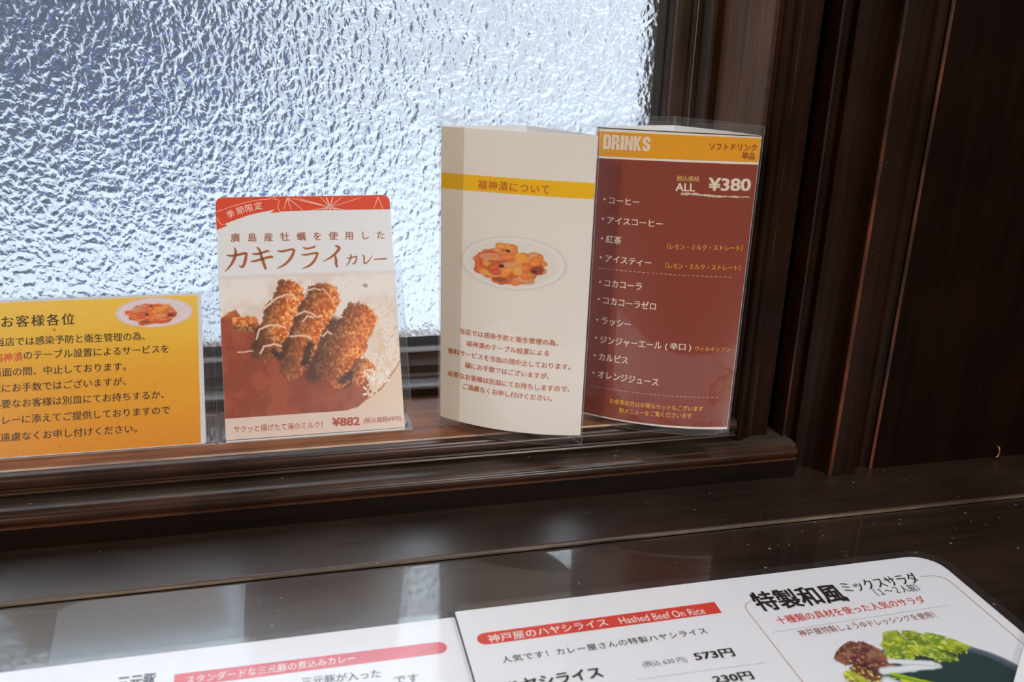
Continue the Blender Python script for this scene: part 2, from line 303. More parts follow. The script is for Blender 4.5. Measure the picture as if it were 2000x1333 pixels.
B_pts = {"line":[[0.00151,0.17176],[0.08763,0.17295]],"band":[[0.00161,0.17016],[0.08756,0.17187],[0.08802,0.15935],[0.00168,0.15749]],"white2":[[0.00174,0.15643],[0.0879,0.1581]],"bottom":[[0.00191,0.00294],[0.08772,0.00444]],"dash1":[[0.00618,0.09454],[0.08099,0.09588]],"dash2":[[0.00583,0.02244],[0.08109,0.02385]],"scrib":[[0.0485,0.1399],[0.06348,0.13987],[0.07581,0.14073],[0.08474,0.14065]]}
MT = [["c","特製和風",[0.21738,0.34026],[0.25363,0.33954],3,1.289,0.03,"k"],["c","ミックスサラダ",[0.26388,0.3428],[0.30248,0.34338],6,1.441,0.012,"k"],["c","（１〜２人前）",[0.27471,0.33604],[0.301,0.33578],6,1.464,0,"k"],["c","十種類の具材を使った人気のサラダ",[0.21761,0.32488],[0.29434,0.32608],15,1.196,0.008,"r"],["c","神戸屋特製しょうゆドレッシングを使用！",[0.22264,0.31398],[0.29434,0.31443],18,1.246,0,"b"],["c","神戸屋のハヤシライス",[0.08126,0.33848],[0.13337,0.33961],9,1.029,0.012,"w"],["b","Hashed Beef On Rice",[0.14181,0.33943],[0.18458,0.33894],0.00505,0.0,"w"],["c","人気です！カレー屋さんの特製ハヤシライス",[0.08362,0.3234],[0.17733,0.32468],19,0.944,0,"k"],["c","ハヤシライス",[0.0827,0.30644],[0.11896,0.30728],5,1.067,0.03,"k"],["b","(税込 630 円)",[0.14127,0.30794],[0.16163,0.30732],0.00435,0,"q"],["b","573円",[0.16581,0.30839],[0.18476,0.30797],0.0057,0.03,"k"],["b","230円",[0.1676,0.29265],[0.18592,0.2921],0.00533,0.03,"k"]]
M_pts = {"frame":[[0.21064,0.34159],[0.20517,0.33891],[0.20537,0.2861],[0.30774,0.34374],[0.31354,0.34233],[0.31991,0.28544]],"dots":[[0.20906,0.31727],[0.30643,0.31949]],"dots2":[[0.13542,0.29949],[0.18444,0.29843]],"salad":[[0.22447,0.29289],[0.29526,0.26828],[0.26623,0.30813],[0.28444,0.2948],[0.24247,0.3066]],"band":[[0.07734,0.34315],[0.19271,0.34449],[0.19238,0.33572],[0.07627,0.33498],[0.0737,0.3398]]}
LT = [["c","スタンダードな三元豚の煮込みカレー",[-0.04976,0.33842],[0.01731,0.33874],16,1.291,0.006,"w"],["c","三元豚が入った",[-0.00221,0.3277],[0.02673,0.3267],6,1.16,0.004,"k"],["c","です",[0.03646,0.32103],[0.04191,0.3209],1,1.026,0.004,"k"],["c","三元豚",[-0.07686,0.34213],[-0.0665,0.34185],2,1.754,0.02,"k"]]
L_pts = {"band":[[-0.05651,0.3424],[-0.05589,0.33587],[0.05616,0.34246],[0.05941,0.33818],[0.05598,0.33424]]}

# ------------------------------------------------------------------ the setting
ZC, ZT = -0.037, -0.0395          # ledge top, table top
XL, ZTOP = -1.50, 1.35            # window's far left and top

# sash: one mitred moulding along the bottom and up the right side; (s, d) = inward from the opening, depth from its face
_s = [(0, 0), (0.0050, 0.0), (0.0056, 0.0006)] + \
     [(0.0062, 0.0030), (0.0072, 0.0062), (0.0088, 0.0090)] + arc(0.0122, 0.0136, 0.0046, 232, 70, 9)[1:] + \
     [(0.0165, 0.0200), (0.0205, 0.0222), (0.0216, 0.0226), (0.0222, 0.0236), (0.0235, 0.0345), (0.0235, 0.06), (-0.004, 0.06), (-0.004, 0.0)]
_Y0, _XR = 0.5335, 0.258
sash_seg = [0] * len(_s)
sash_seg[1] = 1; sash_seg[-7] = 1
window = extrude('window_1', _s, None, None, [M['sash'], M['worn_soft']], None, sash_seg, True,
                 rows=[lambda s, d: (XL, _Y0 + d, s), lambda s, d: (_XR - s, _Y0 + d, s), lambda s, d: (_XR - s, _Y0 + d, ZTOP)])
tag(window, kind='structure')
# uprights of the sash take the vertical grain
window.data.materials.append(M['sash_z'])
for p in window.data.polygons:
    c = p.center
    if p.material_index == 0 and c.z > 0.06: p.material_index = 2
v, f = box_vf(XL, 0.2345, 0.5680, 0.5722, 0.0225, ZTOP)
pane = mesh_obj('glass_pane', v, f, [M['glass_flat'], M['glass']], window)
for p in pane.data.polygons:
    if p.normal.y < -0.5: p.material_index = 1
# dark bedding strip round the glass
extrude('glazing_putty', [(0.0228, 0.0318), (0.0281, 0.0342), (0.0281, 0.0345), (0.0228, 0.0345)], None, None, M['putty'], window, None, False,
        rows=[lambda s, d: (XL, _Y0 + d, s), lambda s, d: (_XR - s, _Y0 + d, s), lambda s, d: (_XR - s, _Y0 + d, ZTOP)])

# sill shelf with its rounded nose
nose = [(0.60, 0.0), (0.4732, 0.0), (0.4722, -0.0007), (0.4702, -0.0014)] + arc(0.4710, -0.0056, 0.0043, 105, 222, 9) + \
       [(0.4694, -0.0096), (0.4690, -0.0106), (0.4680, -0.0108), (0.4676, -0.0116), (0.4680, -0.0124), (0.4700, -0.0128), (0.4740, -0.0132), (0.4740, -0.030), (0.60, -0.030)]
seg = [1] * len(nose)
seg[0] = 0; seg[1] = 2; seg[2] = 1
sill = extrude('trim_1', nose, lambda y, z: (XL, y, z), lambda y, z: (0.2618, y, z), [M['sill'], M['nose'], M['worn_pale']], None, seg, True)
tag(sill, kind='structure')

# stepped moulding below the sill
step = [(0.52, -0.0157), (0.4592, -0.0157), (0.4584, -0.0161), (0.4580, -0.0172), (0.4570, -0.0178)] + arc(0.4578, -0.0207, 0.0030, 105, 235, 7) + \
       [(0.4566, -0.0238), (0.4552, -0.0242), (0.4550, -0.0250), (0.4550, ZC), (0.52, ZC)]
seg = [1] * len(step)
seg[0] = 0; seg[1] = 2; seg[-5] = 2; seg[-4] = 2; seg[-3] = 3
o = extrude('trim_2', step, lambda y, z: (XL, y, z), lambda y, z: (0.2985, y, z), [M['step_top'], M['nose'], M['worn_soft'], M['face']], None, seg, True)
tag(o, kind='structure')

# ledge boards in front, butt-jointed, with a rubbed front edge
for i, (xa, xb) in enumerate(((XL, 0.2984), (0.2986, 1.3))):
    led = [(0.60, ZC), (0.4100, ZC), (0.4093, ZC - 0.0002), (0.4088, ZC - 0.0008), (0.4086, ZC - 0.0012), (0.4086, ZC - 0.0022), (0.4096, ZC - 0.0030), (0.60, ZC - 0.0030)]
    o = extrude('trim_%d' % (3 + i), led, lambda y, z: (xa, y, z), lambda y, z: (xb, y, z), [M['ledge'], M['worn_soft'], M['worn_x']], None, [0, 1, 0, 2, 2, 0, 0, 0])
    tag(o, kind='structure')

# window casing: reveal board, beaded architrave, square face, deep groove
ZB = -0.0368
cas = [(0.2580, 0.600), (0.2580, 0.4742), (0.2584, 0.4724), (0.2592, 0.4714), (0.2606, 0.4710)] + arc(0.2654, 0.4722, 0.0042, 200, 340, 9) + \
      [(0.2706, 0.4710), (0.2730, 0.4707), (0.2738, 0.4712), (0.2742, 0.4730), (0.2862, 0.4730), (0.2866, 0.4740), (0.2872, 0.492), (0.2945, 0.492),
       (0.2948, 0.4702), (0.2954, 0.4694), (0.2968, 0.4694), (0.2974, 0.4702), (0.2980, 0.4722), (0.3042, 0.4722), (0.3042, 0.600)]
seg = [1] * len(cas)
seg[0] = 0
i_w = [k for k, p in enumerate(cas) if p in ((0.2730, 0.4707), (0.2954, 0.4694), (0.2738, 0.4712))]
for k in i_w[:1] + i_w[2:]: seg[k] = 2
seg[1] = 3; seg[2] = 3
o = extrude('trim_5', cas, lambda x, y: (x, y, ZB), lambda x, y: (x, y, 1.7), [M['casing'], M['casing'], M['worn'], M['worn_soft']], None, seg, True)
o.data.materials[0] = M['reveal']
tag(o, kind='structure')
for p in o.data.polygons:      # cap faces
    if abs(p.normal.z) > 0.9: p.material_index = 1

# pilaster with a hollowed flank
pil = [(0.3040, 0.4674), (0.3075, 0.4672), (0.3110, 0.4666), (0.3140, 0.4652), (0.3164, 0.4628), (0.3183, 0.4594), (0.3197, 0.4556), (0.3206, 0.4524),
       (0.3213, 0.4516), (0.3222, 0.4512), (0.3380, 0.4514), (0.3386, 0.4519), (0.3404, 0.4552), (0.3416, 0.4578), (0.3440, 0.4596), (0.3490, 0.4598),
       (0.3518, 0.4578), (0.3520, 0.600), (0.3040, 0.600)]
seg = [0] * len(pil); seg[7] = 1; seg[8] = 1
o = extrude('trim_6', pil, lambda x, y: (x, y, ZB), lambda x, y: (x, y, 1.7), [M['casing'], M['worn']], None, seg, True)
tag(o, kind='structure')
# wall panel right of the pilaster
pan = [(0.3516, 0.600), (0.3518, 0.4574), (0.3522, 0.4564), (0.3530, 0.4560), (0.3540, 0.4558), (1.3, 0.4558), (1.3, 0.600)]
o = extrude('wall_back', pan, lambda x, y: (x, y, ZB), lambda x, y: (x, y, 1.7), [M['panel'], M['worn']], None, [0, 0, 1, 1, 0, 0, 0], True)
tag(o, kind='structure')
# a bent brass hook nail low on the panel
bm_pts = [(0.4458, 0.4556, -0.0290), (0.4458, 0.4535, -0.0290), (0.4459, 0.4530, -0.0310), (0.4462, 0.4530, -0.0330), (0.4452, 0.4526, -0.0350), (0.4434, 0.4524, -0.0352)]
cu = bpy.data.curves.new('hook', 'CURVE'); cu.dimensions = '3D'; cu.bevel_depth = 0.0005; cu.bevel_resolution = 2
sp = cu.splines.new('POLY'); sp.points.add(len(bm_pts) - 1)
for q, p in zip(sp.points, bm_pts): q.co = (*p, 1)
tmp = bpy.data.objects.new('hook', cu); me = bpy.data.meshes.new_from_object(tmp); bpy.data.objects.remove(tmp)
mb, nt, b = newmat('tarnished_brass'); b.inputs['Base Color'].default_value = (0.45, 0.22, 0.07, 1); b.inputs['Metallic'].default_value = 0.8; b.inputs['Roughness'].default_value = 0.4
me.materials.append(mb)
tag(put(bpy.data.objects.new('hook_nail', me)), 'small bent brass hook nail at the foot of the dark wall panel', 'nail')

# lower wall, walls around the window, room shell
for nm, a in (('wall_left', (-2.4, -2.3, -3.2, 0.6, -0.76, 1.7)), ('wall_right', (1.3, 1.4, -3.2, 0.6, -0.76, 1.7)), ('wall_front', (-2.4, 1.4, -3.3, -3.2, -0.76, 1.7)),
              ('floor', (-2.4, 1.4, -3.3, 0.6, -0.80, -0.76)), ('ceiling', (-2.4, 1.4, -3.3, 0.62, 1.7, 1.75))):
    tag(box(nm, *a, M['floor'] if nm == 'floor' else M['wall']), kind='structure')
tag(box('trim_7', -2.3, 1.3, 0.415, 0.60, -0.76, -0.0402, M['casing']), kind='structure')      # wainscot under the ledge
tag(box('trim_8', -2.3, XL, 0.4720, 0.60, -0.0402, 1.7, M['casing']), kind='structure')          # left jamb
tag(box('trim_9', XL, 0.2580, 0.4745, 0.60, ZTOP, 1.7, M['casing']), kind='structure')           # head of the window

# table: overhanging top on four square legs
tb = thing('table', 'dark glossy wooden table top with scratches, under the laminated menus', 'table', (0.1, 0.1, -0.76))
tp = [(-0.34, ZT), (0.4080, ZT), (0.4080, ZT - 0.026), (0.4060, ZT - 0.028), (-0.338, ZT - 0.028), (-0.34, ZT - 0.026)]
extrude('table_top', tp, lambda y, z: (-1.2, y, z), lambda y, z: (1.2, y, z), M['table'], tb)
for xx in (-1.15, 1.10):
    for yy in (-0.28, 0.33): box('leg', xx, xx + 0.05, yy, yy + 0.05, -0.76, ZT - 0.028, M['casing'], tb)

# ------------------------------------------------------------------ the room's lamps and an added fill lamp
def lamp(x, y, label, power, size, col):
    t = thing('room_or_fill_lamp', label, 'lamp', (x, y, 1.7))
    sh, shnt, b = newmat('lamp_shade'); b.inputs['Base Color'].default_value = (0.9, 0.8, 0.6, 1)
    V = []; F = []; n = 24
    for r_, z_ in ((0.03, 1.69), (0.05, 1.66), (size * 0.62, 1.56)):
        V += [(x + r_ * math.cos(2 * math.pi * i / n), y + r_ * math.sin(2 * math.pi * i / n), z_) for i in range(n)]
    for k in range(2): F += [(k * n + i, k * n + (i + 1) % n, (k + 1) * n + (i + 1) % n, (k + 1) * n + i) for i in range(n)]
    mesh_obj('lamp_shade', V, F, sh, t, smooth=True)
    d = bpy.data.lights.new('lamp_bulb', 'AREA'); d.shape = 'DISK'; d.size = size; d.energy = power; d.color = col
    lo = bpy.data.objects.new('lamp_bulb', d); put(lo, t); lo.location = (0, 0, -0.15)
lamp(-1.52, -1.45, 'round warm ceiling lamp over the left of the room', 48, 0.16, (1.0, 0.91, 0.80))
lamp(0.85, -2.5, 'round ceiling lamp over the far right of the room', 74, 0.5, (1.0, 0.985, 0.97))
lamp(0.40, 0.02, 'round white fill lamp added above the table to brighten the menus', 11, 0.4, (0.94, 0.97, 1.0))  # unseen fill light, added overhead to brighten the menus

# ------------------------------------------------------------------ outside the window
pv = flat('pale_paving', (112, 115, 118), 0.8)
tag(box('pavement', -14, 14, 0.8, 16, -0.95, -0.85, pv), kind='structure')
fd = flat('slate_blue_facade', (36, 43, 56), 0.8); fl = flat('white_facade', (146, 145, 150), 0.8)
tag(box('building', -9, 0.05, 6.4, 7.4, -0.85, 5.5, fd), 'slate blue building across the street, dim behind the left of the glass', 'building')
tag(box('building', 0.5, 9, 9.0, 10.0, -0.85, 3.2, fl), 'white building across the street, bright behind the right of the glass', 'building')
st = thing('street_sign', 'dark blue upright sign standing outside, blurred by the glass left of the cards', 'sign', (-0.5, 4.3, -0.85))
box('sign_panel', -0.74, -0.36, 4.28, 4.33, -0.62, -0.12, flat('deep_blue_sign', (26, 44, 120), 0.5), st)
for xx in (-0.72, -0.42): box('post', xx, xx + 0.04, 4.28, 4.33, -0.85, -0.62, flat('dark_metal', (40, 40, 46), 0.5), st)

# ------------------------------------------------------------------ printed surfaces
class Surf:
    """a card face: P(u, v) in metres along it, N towards the reader"""
    def __init__(s, O, U, V, bow=None, W=None):
        s.O, s.U, s.V = Vector(O), Vector(U).normalized(), Vector(V).normalized()
        s.N = s.U.cross(s.V).normalized(); s.bow = bow; s.W = W
    def at(s, u, v, h=0.0):
        p = s.O + s.U * u + s.V * v + s.N * h
        if s.bow:
            t = u / s.W
            p += s.N * (4 * (s.bow[0] + (s.bow[1] - s.bow[0]) * v / 0.178) * t * (1 - t))
        return p

class Ink:
    """flat printed shapes of one part, one material"""
    def __init__(s, surf): s.f = surf; s.V = []; s.F = []
    def poly(s, pts, h):
        k = len(s.V); s.V += [s.f.at(p[0], p[1], h) for p in pts]; s.F.append(tuple(range(k, k + len(pts)))); return s
    def quad(s, a, b, c, d, h, n=1, m=1):
        """a-b top edge, d-c bottom edge, split n times along the way and m times down"""
        a, b, c, d = (np.array(p) for p in (a, b, c, d)); k = len(s.V)
        for j in range(m + 1):
            for i in range(n + 1):
                q = (a * (1 - i / n) + b * (i / n)) * (1 - j / m) + (d * (1 - i / n) + c * (i / n)) * (j / m); s.V.append(s.f.at(q[0], q[1], h))
        for j in range(m):
            for i in range(n): t = k + j * (n + 1) + i; s.F.append((t + n + 1, t + n + 2, t + 1, t))
        return s
    def stroke(s, pts, ws, h, smooth=0):
        P = [Vector((p[0], p[1])) for p in pts]; Wd = list(ws) if hasattr(ws, '__len__') else [ws] * len(P)
        for _ in range(smooth):
            Q = [P[0]]; X = [Wd[0]]
            for i in range(len(P) - 1):
                Q += [P[i] * 0.75 + P[i + 1] * 0.25, P[i] * 0.25 + P[i + 1] * 0.75]; X += [Wd[i] * .75 + Wd[i + 1] * .25, Wd[i] * .25 + Wd[i + 1] * .75]
            Q.append(P[-1]); X.append(Wd[-1]); P, Wd = Q, X
        k = len(s.V); n = len(P)
        for i in range(n):
            t = (P[min(i + 1, n - 1)] - P[max(i - 1, 0)])
            t = t.normalized() if t.length > 1e-9 else Vector((1, 0)); q = Vector((-t.y, t.x)) * (Wd[i] / 2)
            for e in (P[i] + q, P[i] - q): s.V.append(s.f.at(e.x, e.y, h))
        for i in range(n - 1): s.F.append((k + 2 * i, k + 2 * i + 1, k + 2 * i + 3, k + 2 * i + 2))
        return s
    def glyphs(s, vf, fn, h):
        k = len(s.V)
        for p in vf[0]:
            u, v = fn(p[0], p[1]); s.V.append(s.f.at(u, v, h + (p[2] if len(p) > 2 else 0)))
        s.F += [tuple(i + k for i in q) for q in vf[1]]
    def build(s, name, mat, parent): return mesh_obj(name, s.V, s.F, mat, parent)

_gc = {}
def glyph(t, wt):
    if (t, wt) in _gc: return _gc[(t, wt)]
    c = bpy.data.curves.new('lettering', 'FONT'); c.body = t; c.resolution_u = 3; c.fill_mode = 'FRONT'
    o = bpy.data.objects.new('lettering', c); COL.objects.link(o)
    bpy.context.view_layer.update()
    me = o.to_mesh()
    r = ([(v.co.x, v.co.y) for v in me.vertices], [tuple(p.vertices) for p in me.polygons])
    if wt > 0:                                             # heavier weight: the outline laid down again, shifted a little
        e = wt * 0.9; sh = ((-e, 0), (e, 0)) if wt < 0.013 else ((-e, -e * .6), (e, -e * .6), (-e, e * .6), (e, e * .6))
        n = len(r[0]); V = []; F = []
        for k, (a, b_) in enumerate(sh):
            V += [(x + a, y + b_, k * 6e-6) for x, y in r[0]]; F += [tuple(i + k * n for i in q) for q in r[1]]
        r = (V, F)
    o.to_mesh_clear(); bpy.data.objects.remove(o); bpy.data.curves.remove(c)
    _gc[(t, wt)] = r
    return r

H1, H2, H3 = 0.00008, 0.00016, 0.00024
def letter(surf, items, parent, names, h=H3):
    """set measured lines of lettering; one part per printed line"""
    for it in items:
        col = it[-1] if it[0] != 'd' else 'c'
        ink = Ink(surf)
        if it[0] == 'd':
            u, v = it[1]; ink.poly([(u + 0.00062 * math.cos(a), v + 0.00062 * math.sin(a)) for a in [i * math.pi / 6 for i in range(12)]], h)
        elif it[0] == 'c':
            _, t, p, q, n, sr, wt, _c = it
            d = Vector((q[0] - p[0], q[1] - p[1])) / n; pitch = d.length; e = d.normalized(); g = Vector((-e.y, e.x))
            hh = pitch * sr * 1.03; ww = min(pitch * 1.0, hh)
            for i, ch in enumerate(t):
                vf = glyph(ch, wt)
                if not vf[0]: continue
                c = Vector(p) + d * i
                cx = 0.5 if ord(ch) > 255 else (min(a[0] for a in vf[0]) + max(a[0] for a in vf[0])) / 2
                ink.glyphs(vf, lambda x, y: tuple(c + e * ((x - cx) * ww) + g * ((y - 0.38) * hh)), h)
        elif it[0] == 'r':
            _, ch, c, size, rot, wt, _c = it
            a = math.radians(rot); e = Vector((math.cos(a), math.sin(a))); g = Vector((-e.y, e.x)); c = Vector(c)
            ink.glyphs(glyph(ch, wt), lambda x, y: tuple(c + e * ((x - 0.5) * size) + g * ((y - 0.38) * size)), h)
        else:
            _, t, p, q, hgt, wt, _c = it
            vf = glyph(t, wt); xs = [a[0] for a in vf[0]]; ys = [a[1] for a in vf[0]]
            x0, x1, y0, y1 = min(xs), max(xs), min(ys), max(ys)
            p, q = Vector(p), Vector(q); e = (q - p); g = Vector((-e.y, e.x)).normalized() * hgt
            ink.glyphs(vf, lambda x, y: tuple(p + e * ((x - x0) / (x1 - x0)) + g * ((y - y0) / (y1 - y0) - 0.5)), h)
        ink.build('bullet_dot' if it[0] == 'd' else names.get(col, 'text_line'), M['ink_' + col], parent)

def sheet(name, surf, u0, u1, v0, v1, h, th, mats, parent, nu=1, nv=1, rim=False):
    """thin solid sheet following the surface; rim=True gives its cut edges the second material"""
    V, F, FM = [], [], []
    ix = lambda i, j, k: (k * (nv + 1) + j) * (nu + 1) + i
    for k in (0, 1):
        for j in range(nv + 1):
            for i in range(nu + 1): V.append(surf.at(u0 + (u1 - u0) * i / nu, v0 + (v1 - v0) * j / nv, h - th * k))
    for j in range(nv):
        for i in range(nu):
            F.append((ix(i, j, 0), ix(i + 1, j, 0), ix(i + 1, j + 1, 0), ix(i, j + 1, 0))); FM.append(0)
            F.append((ix(i, j, 1), ix(i, j + 1, 1), ix(i + 1, j + 1, 1), ix(i + 1, j, 1))); FM.append(0)
    for i in range(nu):
        F.append((ix(i, 0, 1), ix(i + 1, 0, 1), ix(i + 1, 0, 0), ix(i, 0, 0))); F.append((ix(i, nv, 0), ix(i + 1, nv, 0), ix(i + 1, nv, 1), ix(i, nv, 1))); FM += [1 if rim else 0] * 2
    for j in range(nv):
        F.append((ix(0, j, 0), ix(0, j + 1, 0), ix(0, j + 1, 1), ix(0, j, 1))); F.append((ix(nu, j, 1), ix(nu, j + 1, 1), ix(nu, j + 1, 0), ix(nu, j, 0))); FM += [1 if rim else 0] * 2
    return mesh_obj(name, V, F, mats, parent, FM)

def slab(name, surf, pts, h, th, mat, parent):
    """thin solid card with any outline"""
    n = len(pts)
    V = [surf.at(p[0], p[1], h) for p in pts] + [surf.at(p[0], p[1], h - th) for p in pts]
    F = [tuple(range(n)), tuple(range(2 * n - 1, n - 1, -1))] + [(i, n + i, n + (i + 1) % n, (i + 1) % n) for i in range(n)]
    return mesh_obj(name, V, F, mat, parent)

def rrect(u0, u1, v0, v1, r, n=6):
    """outline; r = radii at bottom-left, bottom-right, top-right, top-left"""
    P = []
    for (cx, cy, a), q in zip(((u0, v0, 180), (u1, v0, 270), (u1, v1, 0), (u0, v1, 90)), r):
        if q <= 0: P.append((cx, cy)); continue
        x = cx + (q if cx == u0 else -q); y = cy + (q if cy == v0 else -q)
        P += arc(x, y, q, a, a + 90, n)
    return P

# ------------------------------------------------------------------ painted pictures
_rng = np.random.default_rng(5)
_tab = _rng.random((256, 256))
def vnoise(x, y):
    xi = np.floor(x).astype(int); yi = np.floor(y).astype(int); fx = x - xi; fy = y - yi
    fx = fx * fx * (3 - 2 * fx); fy = fy * fy * (3 - 2 * fy)
    g = lambda a, b: _tab[a % 256, b % 256]
    return (g(xi, yi) * (1 - fx) + g(xi + 1, yi) * fx) * (1 - fy) + (g(xi, yi + 1) * (1 - fx) + g(xi + 1, yi + 1) * fx) * fy
def fbm(x, y, o=4):
    s = 0; a = 0.5; t = 0
    for k in range(o): s = s + a * vnoise(x * 2 ** k + 17 * k, y * 2 ** k + 31 * k); t += a; a *= 0.55
    return s / t
def sm(a, b, x):
    t = np.clip((x - a) / (b - a), 0, 1); return t * t * (3 - 2 * t)
def mixc(c, d, m): return c + (np.array(d, float) - c) * m[..., None] if not isinstance(d, np.ndarray) else c + (d - c) * m[..., None]
def capsule(X, Y, a, b):
    """distance to a segment and the place along it"""
    dx, dy = b[0] - a[0], b[1] - a[1]
    t = np.clip(((X - a[0]) * dx + (Y - a[1]) * dy) / (dx * dx + dy * dy), 0, 1)
    return np.hypot(X - a[0] - t * dx, Y - a[1] - t * dy), t
def pline(X, Y, pts):
    d = None
    for a, b in zip(pts, pts[1:]):
        q, _ = capsule(X, Y, a, b); d = q if d is None else np.minimum(d, q)
    return d

def picture(name, surf, quad, nu, nv, fn, h, parent, keep=None, mat='photo'):
    """printed picture: fn(S, T) paints sRGB over the unit square; quad = TL, TR, BL, BR in (u, v)"""
    S, T = np.meshgrid(np.linspace(0, 1, nu + 1), np.linspace(0, 1, nv + 1))
    C = np.clip(fn(S, T), 0, 255) / 255
    C = np.where(C <= 0.04045, C / 12.92, ((C + 0.055) / 1.055) ** 2.4)
    q = [np.array(a) for a in quad]
    UV = ((1 - S)[..., None] * (1 - T)[..., None] * q[0] + S[..., None] * (1 - T)[..., None] * q[1] + (1 - S)[..., None] * T[..., None] * q[2] + S[..., None] * T[..., None] * q[3])
    K = keep(S, T) if keep else None
    V = [surf.at(a[0], a[1], h) for a in UV.reshape(-1, 2)]
    F = []
    for j in range(nv):
        for i in range(nu):
            if K is not None and not (K[j, i] or K[j + 1, i] or K[j, i + 1] or K[j + 1, i + 1]): continue
            a = j * (nu + 1) + i
            F.append((a + nu + 1, a + nu + 2, a + 1, a))
    o = mesh_obj(name, V, F, M[mat], parent)
    at = o.data.color_attributes.new('ink', 'FLOAT_COLOR', 'POINT')
    at.data.foreach_set('color', np.concatenate([C.reshape(-1, 3), np.ones(((nu + 1) * (nv + 1), 1))], 1).ravel())
    return o

def paint_oysters(S, T):
    X, Y = 1420 * S + 0 * T, 1085 * T                      # the printed photograph, about 1420 x 1085 across
    n1 = fbm(X / 60, Y / 60); n2 = fbm(X / 17 + 9, Y / 17); n3 = fbm(X / 140 + 3, Y / 140 + 5); n4 = fbm(X / 7, Y / 7 + 3, 2)
    c = np.zeros(X.shape + (3,)); c[:] = (238, 228, 220)
    c = mixc(c, (224, 203, 190), sm(0.4, 0.7, n3) * 0.7)
    # rice on the right
    rice = sm(1120, 1260, X + 90 * (n1 - .5)) * sm(150, 420, Y + 120 * (n3 - .5))
    c = mixc(c, (238, 224, 212), rice); c = mixc(c, (214, 186, 164), rice * sm(0.56, 0.72, n2) * 0.9); c = mixc(c, (226, 196, 160), rice * sm(.55, .7, n3) * .6)
    # curry sauce
    edge = np.interp(X, [0, 60, 120, 230, 420, 700, 1000, 1120, 1200, 1420], [330, 290, 262, 430, 500, 600, 700, 800, 1000, 1080])
    sauce = sm(-8, 10, Y - edge + 16 * (n1 - .5))
    sc = np.zeros_like(c); sc[:] = (164, 74, 42); sc = mixc(sc, (146, 60, 32), sm(.42, .62, n3)); sc = mixc(sc, (184, 98, 60), sm(.6, .75, n2) * .35)
    sc = mixc(sc, (206, 122, 40), np.clip(1 - np.hypot((X - 60) / 90, (Y - 300) / 46), 0, 1))
    c = c + (sc - c) * sauce[..., None]
    # rim of the plate at the lower right
    pl = sm(-5, 8, (Y - 1000) + (X - 1110) * 0.0 - np.interp(X, [0, 1050, 1130, 1250, 1380, 1420], [300, 60, 0, -70, -220, -280]))
    c = mixc(c, (226, 200, 176), pl); c = mixc(c, (176, 96, 50), np.clip(1 - np.abs((Y - 1000) - np.interp(X, [0, 1050, 1130, 1250, 1380, 1420], [300, 60, 0, -70, -220, -280])) / 14, 0, 1) * sm(1080, 1150, X))
    # shaded gaps between the fried pieces
    for a, b, r in (((640, 250), (480, 640), 80), ((880, 420), (700, 790), 95), ((900, 560), (960, 860), 80)):
        d, _ = capsule(X, Y, a, b); c = mixc(c, (84, 38, 22), sm(r, r * .35, d) * .9)
    def fry(c, a, b, r0, r1, tone):
        d, t = capsule(X, Y, a, b); r = r0 + (r1 - r0) * t + 70 * (n1 - .5) + 40 * (n2 - .5) + 18 * (n4 - .5)
        m = sm(4, -4, d - r)
        k = np.zeros_like(c); k[:] = (208, 112, 44)
        k = mixc(k, (236, 158, 82), sm(.48, .68, n2 + .25 * (n4 - .5))); k = mixc(k, (170, 76, 28), sm(.50, .32, n2)); k = mixc(k, (248, 206, 150), sm(.66, .82, n2 + .3 * (n4 - .5)) * .8)
        k = mixc(k, (168, 76, 30), sm(.5, .66, n3) * .4)
        dx, dy = b[0] - a[0], b[1] - a[1]; side = ((X - a[0]) * dy - (Y - a[1]) * dx) / math.hypot(dx, dy) / r0     # right side of the piece is in its own shade
        k = k * (1 - np.clip(-side * 0.42 + .02, -0.12, .4))[..., None]
        k = k * (1 - .34 * sm(.62, 1.0, t) * tone)[..., None]
        return c + (k - c) * m[..., None]
    c = fry(c, (130, 370), (250, 380), 52, 60, 0); c = mixc(c, (224, 168, 92), np.clip(1 - np.hypot((X - 190) / 110, (Y - 370) / 80), 0, 1) * sm(.45, .6, n2))
    c = fry(c, (545, 165), (345, 560), 118, 116, 1)
    c = fry(c, (815, 205), (540, 735), 132, 92, .7)
    c = fry(c, (1085, 405), (900, 740), 150, 158, .4)
    c = fry(c, (1110, 770), (1060, 830), 88, 66, .3)
    for a, b, r in (((690, 560), (640, 700), 46), ((930, 850), (1000, 810), 46), ((400, 600), (440, 640), 34)):
        d, _ = capsule(X, Y, a, b); c = mixc(c, (50, 24, 18), sm(r, r * .3, d + 30 * (n2 - .5)) * .85)
    # thin mayonnaise lines
    wv = 14 * (n1 - .5)
    for pts, wd in (([(330, 290), (420, 200), (520, 165), (580, 170), (600, 210)], 13), ([(270, 500), (300, 430), (360, 400), (440, 395), (500, 420)], 14), ([(300, 610), (330, 560), (400, 545), (460, 560)], 13),
                    ([(590, 330), (660, 300), (720, 320), (760, 350), (790, 340)], 12), ([(640, 380), (680, 340), (730, 350)], 11), ([(540, 490), (600, 485), (660, 495), (700, 510)], 12), ([(700, 140), (760, 125), (800, 140)], 11),
                    ([(820, 130), (870, 190), (900, 240)], 8), ([(800, 500), (840, 470), (870, 490)], 14), ([(120, 590), (170, 592), (240, 588)], 8), ([(1130, 660), (1190, 690), (1180, 720)], 14)):
        c = mixc(c, (240, 208, 184), sm(wd * .75, wd * .4, pline(X + wv, Y + wv, pts)) * .92)
    # herbs and stray crumbs, a grey smudge near the corner
    rg = random.Random(4)
